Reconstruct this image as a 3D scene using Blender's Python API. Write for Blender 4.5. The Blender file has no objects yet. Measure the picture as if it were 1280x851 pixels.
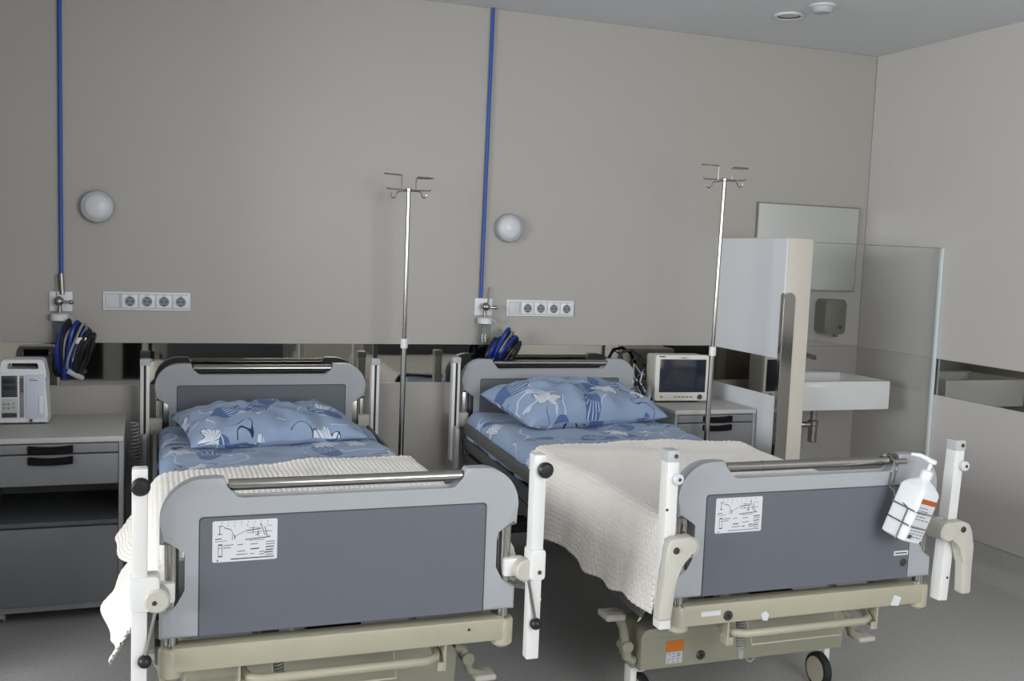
import bpy, bmesh, math, random
import numpy as np
from mathutils import Vector, Matrix

random.seed(7)
SC = bpy.context.scene
COL = SC.collection
PI = math.pi
F = -0.08            # floor height in the measuring frame (everything is lifted by -F at the end)

# ------------------------------------------------------------------ camera
yaw, pitch, roll, fpx = 0.3492, -0.0895, 0.0387, 1255.99
fw = Vector((math.sin(yaw)*math.cos(pitch), math.cos(yaw)*math.cos(pitch), math.sin(pitch)))
rt = fw.cross(Vector((0, 0, 1))).normalized(); up = rt.cross(fw)
R = math.cos(roll)*rt + math.sin(roll)*up
U = -math.sin(roll)*rt + math.cos(roll)*up
cd = bpy.data.cameras.new('camera'); cam = bpy.data.objects.new('camera', cd); COL.objects.link(cam)
M = Matrix((R, U, -fw)).transposed().to_4x4(); M.translation = Vector((-0.0626, -4.7423, 1.4186))
cam.matrix_world = M
cd.sensor_width = 36; cd.lens = fpx/1280*36; cd.clip_start = .05
SC.camera = cam

# ------------------------------------------------------------------ world, daylight, exposure
w = bpy.data.worlds.new('overcast'); SC.world = w; w.use_nodes = True
w.node_tree.nodes['Background'].inputs[0].default_value = (.80, .90, 1.0, 1)
w.node_tree.nodes['Background'].inputs[1].default_value = 1.0
def area(name, loc, size, sizey, rot, power, colr):
    l = bpy.data.lights.new(name, 'AREA'); l.shape = 'RECTANGLE'; l.size = size; l.size_y = sizey
    l.energy = power; l.color = colr
    o = bpy.data.objects.new(name, l); COL.objects.link(o); o.location = loc; o.rotation_euler = rot
    return o
WX, WY0, WY1, WZ0, WZ1 = -5.0, -5.9, -2.3, 1.0, 2.45      # window in the left wall
VX0, VX1, YFRONT = .9, 3.0, -6.3                         # window in the wall behind the camera
area('daylight_left_window', (WX-.12, (WY0+WY1)/2, (WZ0+WZ1)/2), WZ1-WZ0, WY1-WY0, (0, -PI/2+math.radians(15), 0), 300, (.95, .98, 1.0))
area('daylight_front_window', ((VX0+VX1)/2, YFRONT-.12, (WZ0+WZ1)/2), VX1-VX0, WZ1-WZ0, (PI/2-math.radians(12), 0, 0), 104, (.95, .98, 1.0))
SC.view_settings.view_transform = 'Standard'; SC.view_settings.look = 'None'
SC.view_settings.gamma = 1; SC.view_settings.use_curve_mapping = False
SC.view_settings.exposure = 0.0

# ------------------------------------------------------------------ materials
def s2l(c):
    return tuple(((v/255)/12.92 if v/255 <= .04045 else ((v/255+.055)/1.055)**2.4) for v in c)
class N:
    """tiny node-tree helper"""
    def __init__(s, name):
        s.m = bpy.data.materials.new(name); s.m.use_nodes = True; s.t = s.m.node_tree
        s.b = s.t.nodes['Principled BSDF']; s.out = s.t.nodes['Material Output']
    def n(s, typ, **kw):
        x = s.t.nodes.new(typ)
        for k, v in kw.items(): setattr(x, k, v)
        return x
    def put(s, sock, v):
        if hasattr(v, 'is_output') or isinstance(v, bpy.types.NodeSocket): s.t.links.new(v, sock)
        else: sock.default_value = v
    def math(s, op, a, b=0.0, c=0.0):
        x = s.n('ShaderNodeMath', operation=op); s.put(x.inputs[0], a); s.put(x.inputs[1], b); s.put(x.inputs[2], c)
        return x.outputs[0]
    def vec(s, op, a, b=(0, 0, 0)):
        x = s.n('ShaderNodeVectorMath', operation=op); s.put(x.inputs[0], a); s.put(x.inputs[1], b)
        return x.outputs[1] if op in ('LENGTH', 'DOT_PRODUCT') else x.outputs[0]
    def mix(s, f, a, b):
        x = s.n('ShaderNodeMix', data_type='RGBA'); s.put(x.inputs['Factor'], f)
        for k, v in ((6, a), (7, b)):
            if isinstance(v, bpy.types.NodeSocket): s.t.links.new(v, x.inputs[k])
            else: x.inputs[k].default_value = (*v[:3], 1)
        return x.outputs[2]
    def noise(s, vec, scale, detail=3, rough=.5):
        x = s.n('ShaderNodeTexNoise'); s.put(x.inputs['Vector'], vec); x.inputs['Scale'].default_value = scale
        x.inputs['Detail'].default_value = detail; x.inputs['Roughness'].default_value = rough
        return x.outputs[0]
    def bump(s, h, strength, dist=.01):
        x = s.n('ShaderNodeBump'); x.inputs['Strength'].default_value = strength; x.inputs['Distance'].default_value = dist
        s.put(x.inputs['Height'], h); s.t.links.new(x.outputs[0], s.b.inputs['Normal'])
    def coord(s, k='Object'):
        return s.n('ShaderNodeTexCoord').outputs[k]
MC = {}
def mat(name, colr, rough=.5, metal=0., var=.06, scale=9., bump=0., bscale=300., spec=None, coat=0.):
    if name in MC: return MC[name]
    h = N(name); c = s2l(colr); P = h.coord()
    nz = h.noise(P, scale, 4)
    h.put(h.b.inputs['Base Color'], h.mix(nz, tuple(v*(1-var) for v in c), tuple(min(1, v*(1+var)) for v in c)))
    h.b.inputs['Metallic'].default_value = metal
    h.put(h.b.inputs['Roughness'], h.math('MULTIPLY_ADD', nz, rough*.2, rough*.9))
    if spec is not None: h.b.inputs['Specular IOR Level'].default_value = spec
    if coat: h.b.inputs['Coat Weight'].default_value = coat; h.b.inputs['Coat Roughness'].default_value = .15
    if bump: h.bump(h.noise(P, bscale, 2), bump, .002)
    MC[name] = h.m
    return h.m
def glass_mat(name, tint, f0=.045, rough=0.):
    h = N(name); t = h.t
    tr = h.n('ShaderNodeBsdfTransparent'); tr.inputs[0].default_value = (*tint, 1)
    gl = h.n('ShaderNodeBsdfGlossy'); gl.inputs['Roughness'].default_value = rough
    gm = h.n('ShaderNodeNewGeometry'); c = h.math('ABSOLUTE', h.vec('DOT_PRODUCT', gm.outputs['Incoming'], gm.outputs['Normal']))
    fr = h.math('MULTIPLY_ADD', h.math('POWER', h.math('SUBTRACT', 1.0, c), 5.0), 1-f0, f0)      # Schlick, the same from both sides of a thin pane
    mx = h.n('ShaderNodeMixShader'); t.links.new(fr, mx.inputs[0]); t.links.new(tr.outputs[0], mx.inputs[1]); t.links.new(gl.outputs[0], mx.inputs[2])
    t.links.new(mx.outputs[0], h.out.inputs[0]); t.nodes.remove(h.b)
    return h.m
m_wall = mat('wall_laminate', (176, 171, 165), .42, var=.025, scale=3, bump=.02, bscale=500)
m_wallR = mat('wall_laminate_light', (195, 191, 187), .36, var=.02, scale=3, bump=.02, bscale=500)
m_white_panel = mat('partition_white', (226, 227, 231), .35, var=.015, scale=3)
m_cream_edge = mat('partition_cream', (214, 206, 195), .45, var=.02)
m_ceil = mat('ceiling_paint', (222, 224, 227), .8, var=.02, scale=2)
m_mirror_strip = mat('mirror_strip_tinted', (176, 175, 169), .03, 1., var=.02, scale=2)
m_mirror = mat('mirror_glass', (225, 228, 226), .02, 1., var=.01, scale=2)
m_floor = None
def floor_mat():
    h = N('floor_vinyl'); P = h.coord()
    a = h.noise(P, 4, 5, .6); b = h.noise(P, 160, 3, .7)
    c = h.mix(a, s2l((172, 170, 168)), s2l((184, 182, 180)))
    d = h.mix(h.math('GREATER_THAN', b, .60), c, s2l((156, 154, 152)))
    e = h.mix(h.math('LESS_THAN', b, .38), d, s2l((202, 200, 198)))
    h.put(h.b.inputs['Base Color'], e); h.put(h.b.inputs['Roughness'], h.math('MULTIPLY_ADD', a, .2, .28))
    h.bump(b, .04, .001)
    return h.m
m_floor = floor_mat()
m_cream = mat('cream_enamel', (172, 166, 146), .38, var=.07, scale=14, bump=.05, bscale=90)
m_base = mat('base_cover_sage', (146, 144, 126), .45, var=.05, scale=8)
m_whitemetal = mat('white_enamel', (228, 227, 224), .35, var=.03)
m_lever = mat('lever_plastic', (192, 188, 178), .5, var=.04)
m_board = mat('board_plastic', (166, 168, 172), .42, var=.02, bump=.04, bscale=700)
m_boardpanel = mat('board_panel_laminate', (99, 103, 111), .45, var=.02, bump=.05, bscale=800)
m_gasket = mat('board_groove', (62, 66, 74), .6)
m_chrome = mat('chrome', (168, 166, 161), .16, 1., var=.03)
m_steel = mat('brushed_steel', (160, 158, 153), .28, 1., var=.05)
m_darksteel = mat('dark_steel', (92, 90, 86), .4, 1., var=.05)
m_black = mat('black_plastic', (22, 22, 24), .42, var=.1)
m_rubber = mat('black_rubber', (26, 26, 27), .7, var=.1)
m_rail = mat('side_rail_grey', (96, 95, 95), .45, var=.04)
m_deck = mat('deck_dark_grey', (58, 58, 62), .6)
m_matt = mat('mattress_cover', (70, 88, 120), .7)
m_cab = mat('cabinet_laminate', (146, 147, 149), .5, var=.02, bump=.04, bscale=600)
m_cabdoor = mat('cabinet_front_laminate', (128, 129, 132), .5, var=.02, bump=.04, bscale=600)
m_cabtop = mat('cabinet_top_laminate', (190, 188, 184), .5, var=.02, bump=.04, bscale=600)
m_cabin = mat('cabinet_inside', (100, 101, 103), .6, var=.03)
m_white = mat('white_plastic', (232, 233, 236), .38, var=.015)
m_whitesoft = mat('white_plastic_soft', (214, 215, 218), .5, var=.02)
m_lampglass = mat('opal_diffuser', (216, 218, 222), .3, var=.02)
m_lamprim = mat('lamp_rim_grey', (178, 180, 184), .4, var=.02)
m_blue = mat('pipe_blue', (42, 84, 166), .4, var=.06)
m_bluehose = mat('hose_blue', (24, 48, 140), .38, var=.12, scale=40)
m_ceramic = mat('ceramic_white', (240, 240, 240), .12, var=.01)
m_bezel = mat('monitor_bezel', (224, 221, 212), .42, var=.02)
m_monback = mat('monitor_back', (196, 192, 182), .5, var=.02)
m_screen = mat('screen_off', (40, 44, 56), .12, var=.05)
m_pumpface = mat('pump_face', (206, 212, 226), .4, var=.02)
m_pumpdark = mat('pump_dark', (62, 64, 70), .3, var=.1)
m_grey = mat('mid_grey_plastic', (132, 134, 140), .45)
m_lightgrey = mat('light_grey_plastic', (186, 188, 190), .45)
m_amber = mat('amber_button', (196, 160, 70), .4)
m_orange = mat('sticker_orange', (198, 108, 20), .5, var=.08, scale=60)
m_paper = mat('sticker_paper', (214, 214, 218), .5, var=.03, scale=30)
m_ink = mat('print_ink', (70, 72, 80), .6)
m_brown = mat('label_orange_brown', (178, 92, 30), .5)
m_cord = mat('cord_grey', (150, 148, 142), .5)
m_disp = mat('dispenser_steel', (112, 113, 96), .35, .6, var=.08, scale=6)
m_glass = glass_mat('clear_glass', (.985, .99, .988))
m_bottleglass = glass_mat('clear_plastic', (.86, .88, .88))
m_glassedge = mat('glass_edge_profile', (214, 222, 224), .25, 0.)
m_shadowgap = mat('dark_joint', (70, 70, 70), .7)
m_added_black = mat('added_doorway_black', (10, 10, 11), .7, spec=.1)
m_handle = mat('handle_matt_black', (12, 12, 13), .6, spec=.15)
m_added_grey = mat('added_doorway_grey', (112, 112, 110), .5)

def knit_mat():
    h = N('cream_waffle_knit'); uv = h.coord('UV')
    sx = h.n('ShaderNodeSeparateXYZ'); h.put(sx.inputs[0], uv)
    a = h.math('SINE', h.math('MULTIPLY', sx.outputs[0], 2*PI/.0075)); b = h.math('SINE', h.math('MULTIPLY', sx.outputs[1], 2*PI/.006))
    hgt = h.math('MULTIPLY', a, b)
    nz = h.noise(uv, 60, 4); n2 = h.noise(uv, 5, 3)
    c = h.mix(nz, s2l((240, 232, 223)), s2l((253, 249, 243)))
    h.put(h.b.inputs['Base Color'], h.mix(n2, c, s2l((249, 243, 236))))
    h.b.inputs['Roughness'].default_value = .9; h.b.inputs['Specular IOR Level'].default_value = .15
    h.b.inputs['Sheen Weight'].default_value = .15
    h.bump(h.math('ADD', hgt, h.math('MULTIPLY', nz, 1.2)), .35, .002)
    return h.m
m_knit = knit_mat()
def floral_mat():
    """light-blue cotton printed with navy leaf blots, pale blossoms with dark outlines and thin stems"""
    h = N('blue_floral_cotton'); uv0 = h.coord('UV')
    wob = h.n('ShaderNodeTexNoise'); h.put(wob.inputs['Vector'], uv0); wob.inputs['Scale'].default_value = 9
    uv = h.vec('ADD', uv0, h.vec('SCALE', h.vec('SUBTRACT', wob.outputs[1], (.5, .5, .5))))
    sc = uv.node.inputs[1].links[0].from_node; sc.inputs['Scale'].default_value = .035
    def cells(scale, off):
        v = h.n('ShaderNodeTexVoronoi'); v.voronoi_dimensions = '2D'
        p = h.vec('ADD', uv, (off, off*1.7, 0)); h.put(v.inputs['Vector'], p); v.inputs['Scale'].default_value = scale
        v.inputs['Randomness'].default_value = .8
        q = h.vec('SUBTRACT', p, v.outputs['Position'])
        cs = h.n('ShaderNodeSeparateColor'); h.put(cs.inputs[0], v.outputs['Color'])
        vr = h.n('ShaderNodeVectorRotate'); vr.rotation_type = 'Z_AXIS'; h.put(vr.inputs['Vector'], q)
        h.put(vr.inputs['Angle'], h.math('MULTIPLY', cs.outputs[0], 6.283))
        s = h.n('ShaderNodeSeparateXYZ'); h.put(s.inputs[0], vr.outputs[0])
        return s.outputs[0], s.outputs[1], cs.outputs[1], cs.outputs[2]
    base = h.mix(h.noise(uv0, 6, 3), s2l((142, 160, 188)), s2l((154, 171, 198)))
    # stems
    n1 = h.noise(uv, 5.5, 1); n2 = h.noise(h.vec('ADD', uv, (7, 3, 0)), 4.2, 1)
    st = h.math('LESS_THAN', h.math('ABSOLUTE', h.math('SUBTRACT', n1, .5)), .0045)
    st = h.math('MULTIPLY', st, h.math('GREATER_THAN', n2, .54))
    col1 = h.mix(st, base, s2l((44, 58, 90)))
    n3 = h.noise(h.vec('ADD', uv, (2, 9, 0)), 5, 1)
    st2 = h.math('MULTIPLY', h.math('LESS_THAN', h.math('ABSOLUTE', h.math('SUBTRACT', n3, .5)), .009), h.math('LESS_THAN', n2, .5))
    col1 = h.mix(st2, col1, s2l((192, 208, 230)))
    # navy leaves with a fan of pale veins
    x, y, g, b = cells(4.3, 0.0)
    ell = h.math('ADD', h.math('POWER', h.math('DIVIDE', x, .080), 2.0), h.math('POWER', h.math('DIVIDE', y, .044), 2.0))
    leaf = h.math('MULTIPLY', h.math('LESS_THAN', ell, 1.0), h.math('LESS_THAN', g, .74))
    ang = h.math('ARCTAN2', y, h.math('ADD', x, .10))
    vein = h.math('MULTIPLY', h.math('GREATER_THAN', h.math('SINE', h.math('MULTIPLY', ang, 48)), .72), h.math('GREATER_THAN', x, -.012))
    vein = h.math('MULTIPLY', vein, h.math('LESS_THAN', ell, .8))
    lc = h.mix(h.noise(uv, 30, 2), s2l((78, 102, 148)), s2l((98, 122, 166)))
    lc = h.mix(vein, lc, s2l((204, 216, 234)))
    col2 = h.mix(leaf, col1, lc)
    # pale blossoms
    x, y, g, b = cells(4.0, 3.37)
    r = h.math('SQRT', h.math('ADD', h.math('MULTIPLY', x, x), h.math('MULTIPLY', h.math('MULTIPLY', y, y), 2.2)))
    th = h.math('ARCTAN2', y, x)
    RR = h.math('MULTIPLY_ADD', h.math('SINE', h.math('MULTIPLY', th, 5)), .016, .058)
    on = h.math('LESS_THAN', g, .58)
    blo = h.math('MULTIPLY', h.math('LESS_THAN', r, RR), on)
    outl = h.math('MULTIPLY', h.math('LESS_THAN', h.math('ABSOLUTE', h.math('SUBTRACT', r, h.math('MULTIPLY', RR, .96))), .0024), h.math('GREATER_THAN', h.math('SINE', h.math('MULTIPLY', th, 2.5)), -.2))
    ray = h.math('MULTIPLY', h.math('GREATER_THAN', h.math('SINE', h.math('MULTIPLY', th, 17)), .86), h.math('GREATER_THAN', r, .012))
    bc = h.mix(h.noise(uv, 25, 2), s2l((206, 214, 226)), s2l((234, 238, 242)))
    bc = h.mix(ray, bc, s2l((96, 116, 156)))
    col3 = h.mix(blo, col2, bc)
    col3 = h.mix(h.math('MULTIPLY', outl, on), col3, s2l((40, 52, 84)))
    h.put(h.b.inputs['Base Color'], col3)
    h.b.inputs['Roughness'].default_value = .8; h.b.inputs['Specular IOR Level'].default_value = .2
    h.b.inputs['Sheen Weight'].default_value = .1
    h.bump(h.math('ADD', h.noise(uv0, 14, 4), h.math('MULTIPLY', h.noise(uv0, 900, 1), .08)), .35, .012)
    return h.m
m_floral = floral_mat()

# ------------------------------------------------------------------ geometry helpers
class G:
    def __init__(s, T=None):
        s.b = bmesh.new(); s.T = T
    def _x(s, verts):
        if s.T is not None:
            for v in verts: v.co = s.T @ v.co
    def box(s, x0, x1, y0, y1, z0, z1, bev=0., seg=2, rot=None):
        r = bmesh.ops.create_cube(s.b, size=1); vs = r['verts']
        c = Vector(((x0+x1)/2, (y0+y1)/2, (z0+z1)/2)); d = (abs(x1-x0), abs(y1-y0), abs(z1-z0))
        for v in vs: v.co = Vector((v.co.x*d[0], v.co.y*d[1], v.co.z*d[2]))
        if bev:
            es = list({e for v in vs for e in v.link_edges})
            q = bmesh.ops.bevel(s.b, geom=es, offset=min(bev, min(d)*.49), segments=seg, profile=.6, affect='EDGES')
            vs = list({v for f in q['faces'] for v in f.verts} | {v for v in vs if v.is_valid})
        for v in vs:
            v.co = (rot @ v.co if rot is not None else v.co) + c
        s._x(vs); return s
    def tube(s, pts, r, n=8, closed=False, cap=True):
        P = [Vector(p) for p in pts]; k = len(P)
        rr = r if isinstance(r, (list, tuple)) else [r]*k
        T = []
        for i in range(k):
            a = P[(i-1) % k] if (closed or i > 0) else P[i]; b = P[(i+1) % k] if (closed or i < k-1) else P[i]
            T.append((b-a).normalized())
        nrm = T[0].orthogonal().normalized(); rings = []; allv = []
        for i in range(k):
            if i: 
                ax = T[i-1].cross(T[i])
                if ax.length > 1e-7: nrm = Matrix.Rotation(T[i-1].angle(T[i]), 3, ax.normalized()) @ nrm
            bn = T[i].cross(nrm)
            ring = [s.b.verts.new(P[i] + rr[i]*(math.cos(2*PI*j/n)*nrm + math.sin(2*PI*j/n)*bn)) for j in range(n)]
            rings.append(ring); allv += ring
        for i in range(k if closed else k-1):
            A, B = rings[i], rings[(i+1) % k]
            off = 0
            if closed and i == k-1:
                off = min(range(n), key=lambda o: (A[0].co-B[o].co).length)
            for j in range(n):
                s.b.faces.new((A[j], A[(j+1) % n], B[(j+1+off) % n], B[(j+off) % n]))
        if cap and not closed:
            s.b.faces.new(list(reversed(rings[0]))); s.b.faces.new(rings[-1])
        s._x(allv); return s
    def lathe(s, prof, o, ax=(0, 0, 1), n=24):
        """prof: list of (radius, distance along ax) from start to end"""
        ax = Vector(ax).normalized(); u = ax.orthogonal().normalized(); v = ax.cross(u); o = Vector(o); rings = []; allv = []
        for (r, h) in prof:
            if r < 1e-6: ring = [s.b.verts.new(o+ax*h)]
            else: ring = [s.b.verts.new(o+ax*h+r*(math.cos(2*PI*j/n)*u+math.sin(2*PI*j/n)*v)) for j in range(n)]
            rings.append(ring); allv += ring
        for A, B in zip(rings, rings[1:]):
            for j in range(n):
                k = (j+1) % n
                if len(A) == 1 and len(B) == 1: break
                if len(A) == 1: s.b.faces.new((A[0], B[k], B[j]))
                elif len(B) == 1: s.b.faces.new((A[j], A[k], B[0]))
                else: s.b.faces.new((A[j], A[k], B[k], B[j]))
        if len(rings[0]) > 1: s.b.faces.new(list(reversed(rings[0])))
        if len(rings[-1]) > 1: s.b.faces.new(rings[-1])
        s._x(allv); return s
    def cyl(s, p0, p1, r, n=16, bev=0.):
        p0, p1 = Vector(p0), Vector(p1); L = (p1-p0).length; b = min(bev, r*.9, L*.45)
        pr = [(r-b, 0), (r, b), (r, L-b), (r-b, L)] if b else [(r, 0), (r, L)]
        return s.lathe(pr, p0, p1-p0, n)
    def ball(s, c, r, n=12):
        pr = [(r*math.sin(PI*i/n), -r*math.cos(PI*i/n)) for i in range(n+1)]
        return s.lathe(pr, c, (0, 0, 1), n*2)
    def prism(s, poly, a0, a1, ax='y', bev=0., seg=2):
        """poly: 2D outline; ax y -> (x,z), x -> (y,z), z -> (x,y)"""
        def mk(p, a):
            return {'y': (p[0], a, p[1]), 'x': (a, p[0], p[1]), 'z': (p[0], p[1], a)}[ax]
        A = [s.b.verts.new(mk(p, a0)) for p in poly]; B = [s.b.verts.new(mk(p, a1)) for p in poly]
        n = len(poly); fs = [s.b.faces.new(A), s.b.faces.new(list(reversed(B)))]
        for i in range(n): fs.append(s.b.faces.new((A[(i+1) % n], A[i], B[i], B[(i+1) % n])))
        vs = A+B
        if bev:
            es = [e for f in fs[:2] for e in f.edges]
            q = bmesh.ops.bevel(s.b, geom=es, offset=bev, segments=seg, profile=.6, affect='EDGES', clamp_overlap=True)
            vs = list({v for f in q['faces'] for v in f.verts} | {v for v in vs if v.is_valid})
        s._x(vs); return s
    def done(s, name, m, parent=None, sharp=38, loc=None):
        """link as ONE mesh object; vertices are given in world coordinates"""
        bmesh.ops.recalc_face_normals(s.b, faces=s.b.faces)
        me = bpy.data.meshes.new(name)
        org = Vector(parent['org']) if parent is not None else None
        if org is None:
            xs = [v.co for v in s.b.verts]
            lo = Vector([min(c[i] for c in xs) for i in range(3)]); hi = Vector([max(c[i] for c in xs) for i in range(3)])
            org = Vector(((lo.x+hi.x)/2, (lo.y+hi.y)/2, lo.z)) if loc is None else Vector(loc)
        for v in s.b.verts: v.co -= org
        for f in s.b.faces: f.smooth = True
        s.b.to_mesh(me); s.b.free(); me.set_sharp_from_angle(angle=math.radians(sharp)); me.materials.append(m)
        o = bpy.data.objects.new(name, me); COL.objects.link(o); o['org'] = org
        if parent is not None: o.parent = parent
        else: o.location = org
        return o
def npmesh(name, verts, faces, uvs, m, parent=None, solid=0., org=None, off=-1):
    v = np.asarray(verts, float)
    if parent is not None: org = np.array(parent['org'])
    elif org is None: org = np.array([(v[:, 0].min()+v[:, 0].max())/2, (v[:, 1].min()+v[:, 1].max())/2, v[:, 2].min()])
    me = bpy.data.meshes.new(name); me.from_pydata((v-org).tolist(), [], faces.tolist() if hasattr(faces, 'tolist') else faces)
    ul = me.uv_layers.new(name='UVMap'); li = np.empty(len(me.loops), int); me.loops.foreach_get('vertex_index', li)
    ul.data.foreach_set('uv', np.asarray(uvs, float)[li].ravel())
    me.polygons.foreach_set('use_smooth', [True]*len(me.polygons)); me.materials.append(m); me.update()
    o = bpy.data.objects.new(name, me); COL.objects.link(o); o['org'] = Vector(org.tolist())
    if parent is not None: o.parent = parent
    else: o.location = org.tolist()
    if solid:
        md = o.modifiers.new('thickness', 'SOLIDIFY'); md.thickness = solid; md.offset = off
    return o
def gridfaces(nu, nv):
    i = np.arange(nu*nv).reshape(nu, nv)
    return np.stack([i[:-1, :-1], i[1:, :-1], i[1:, 1:], i[:-1, 1:]], -1).reshape(-1, 4)
def thing(name, loc, label, cat, group=None):
    o = bpy.data.objects.new(name, None); COL.objects.link(o); o.location = loc; o['org'] = Vector(loc)
    o.empty_display_size = .1
    return tag(o, label, cat, group)
def tag(o, label, cat, group=None):
    o['label'] = label; o['category'] = cat
    if group: o['group'] = group
    return o
def struct(o):
    o['kind'] = 'structure'; return o
def lab(o, t):
    o['label'] = t; return o
def arc(cx, cy, r, a0, a1, n):
    return [(cx+r*math.cos(math.radians(a0+(a1-a0)*i/n)), cy+r*math.sin(math.radians(a0+(a1-a0)*i/n))) for i in range(n+1)]
def rrect(x0, x1, z0, z1, r, n=4):
    return arc(x1-r, z1-r, r, 0, 90, n)+arc(x0+r, z1-r, r, 90, 180, n)+arc(x0+r, z0+r, r, 180, 270, n)+arc(x1-r, z0+r, r, 270, 360, n)
def helix(p0, p1, r, turns, n=10):
    p0, p1 = Vector(p0), Vector(p1); ax = (p1-p0).normalized(); u = ax.orthogonal().normalized(); v = ax.cross(u)
    k = int(turns*n); return [p0.lerp(p1, i/k)+r*(math.cos(2*PI*i/n)*u+math.sin(2*PI*i/n)*v) for i in range(k+1)]

# ------------------------------------------------------------------ the room
XL, XR, YF, H = WX, 3.783, YFRONT, 2.5795
SB, ST = .757, .944            # mirror strip between the wall panels
PX0, PX1, PY = 2.82, 2.968, -.635      # partition stub
GY = -.612                     # glass screen plane
struct(G().box(XL-.15, XR+.15, YF-.15, .15, F-.12, F).done('floor', m_floor))
struct(G().box(XL-.15, XR+.15, YF-.15, .15, H, H+.12).done('ceiling', m_ceil))
wb = struct(G().box(XL-.15, XR+.15, .012, .15, F, H).done('wall_back', m_shadowgap))
G().box(XL, XR, 0, .012, ST, H, .0015, 1).done('upper_panel', m_wall, wb)
G().box(XL, PX0, 0, .012, .08, SB, .0015, 1).done('lower_panel', m_wall, wb)
G().box(PX0, XR, .0004, .012, .08, ST).done('niche_panel', m_wall, wb)
G().box(XL, PX0, .006, .012, SB, ST).done('mirror_strip', m_mirror_strip, wb)
wr = struct(G().box(XR+.012, XR+.15, YF-.15, .15, F, H).done('wall_right', m_shadowgap))
G().box(XR, XR+.012, YF, 0, ST, H, .0015, 1).done('upper_panel', m_wallR, wr)
G().box(XR, XR+.012, YF, GY, .08, SB, .0015, 1).done('lower_panel', m_wallR, wr)
G().box(XR+.0004, XR+.012, GY, 0, .08, ST).done('niche_panel', m_wallR, wr)
G().box(XR+.006, XR+.012, YF, GY, SB, ST).done('mirror_strip', m_mirror_strip, wr)
# coved vinyl skirting
cove = [(0, F), (.085, F)]+arc(.085, F+.085, .0846, 270, 180, 8)+[(.0004, .079), (0, .079)]
struct(G().prism([(-p[0]+.0, p[1]) for p in cove], XL, XR, 'x').done('baseboard_back', m_floor))
g = G(); g.prism([(XR-p[0], p[1]) for p in cove], YF, -.05, 'y'); struct(g.done('baseboard_right', m_floor))
# left wall with the window, and the wall behind the camera with a made-up doorway, added for dark shapes in the mirror strip
g = G()
g.box(XL-.15, XL, YF-.15, WY0, F, H); g.box(XL-.15, XL, WY1, .15, F, H)
g.box(XL-.15, XL, WY0, WY1, F, WZ0); g.box(XL-.15, XL, WY0, WY1, WZ1, H)
struct(g.done('wall_left', m_wall))
struct(G().box(XL, -.84, -1.2, 0, F, H).done('wall_added_pier', m_wall))        # unseen pier left of the frame, added to shade the left corner
def window(name, horizontal):
    """frame, mullion, two panes and a sill in a wall opening"""
    a0, a1 = (WY0, WY1) if horizontal == 'y' else (VX0, VX1); c = (a0+a1)/2
    def bx(g, u0, u1, d0, d1, z0, z1, b=0.):
        return g.box(XL+d0, XL+d1, u0, u1, z0, z1, b) if horizontal == 'y' else g.box(u0, u1, YF+d0, YF+d1, z0, z1, b)
    g = G()
    for u0, u1, z0, z1 in ((a0, a0+.05, WZ0, WZ1), (a1-.05, a1, WZ0, WZ1), (a0+.05, a1-.05, WZ0, WZ0+.05), (a0+.05, a1-.05, WZ1-.05, WZ1), (c-.03, c+.03, WZ0+.05, WZ1-.05)):
        bx(g, u0, u1, -.10, -.05, z0, z1)
    wn = struct(g.done(name, m_white))
    for u0, u1 in ((a0+.05, c-.03), (c+.03, a1-.05)): bx(G(), u0, u1, -.078, -.074, WZ0+.05, WZ1-.05).done('pane', m_glass, wn)
    bx(G(), a0-.05, a1+.05, -.05, .12, WZ0-.03, WZ0, .004).done('window_sill', m_white, wn)
window('window_1', 'y'); window('window_2', 'x')
DX0, DX1, DZ = -1.05, .25, 2.0
g = G(); g.box(XL-.15, DX0, YF-.15, YF, F, H); g.box(DX1, VX0, YF-.15, YF, F, H); g.box(VX1, XR+.15, YF-.15, YF, F, H); g.box(DX0, DX1, YF-.15, YF, DZ, H); g.box(VX0, VX1, YF-.15, YF, F, WZ0); g.box(VX0, VX1, YF-.15, YF, WZ1, H)
struct(g.done('wall_front', m_wall))
dr = struct(G().box(DX0, DX0+.06, YF-.12, YF+.01, F, DZ).box(DX1-.06, DX1, YF-.12, YF+.01, F, DZ).box(DX0+.06, DX1-.06, YF-.12, YF+.01, DZ-.06, DZ)
            .box((DX0+DX1)/2-.09, (DX0+DX1)/2+.09, YF-.1, YF-.01, F, DZ-.06).done('added_doorway', m_added_grey))
for a, b in ((DX0+.06, (DX0+DX1)/2-.09), ((DX0+DX1)/2+.09, DX1-.06)):
    G().box(a, b, YF-.09, YF-.05, F+.005, DZ-.06).done('added_dark_leaf', m_added_black, dr)
# partition stub: white cladding with the same mirror strip on its left face, cream end face
pt = struct(G().box(PX0+.012, PX1, PY, 0, F, 1.528, .003).done('wall_partition', m_cream_edge))
G().box(PX0, PX0+.012, PY+.004, 0, ST, 1.526, .0015, 1).done('upper_panel', m_white_panel, pt)
G().box(PX0, PX0+.012, PY+.03, 0, .08, SB, .0015, 1).done('lower_panel', m_white_panel, pt)
G().box(PX0+.006, PX0+.012, PY+.004, 0, SB, ST).done('mirror_strip', m_mirror_strip, pt)
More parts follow.
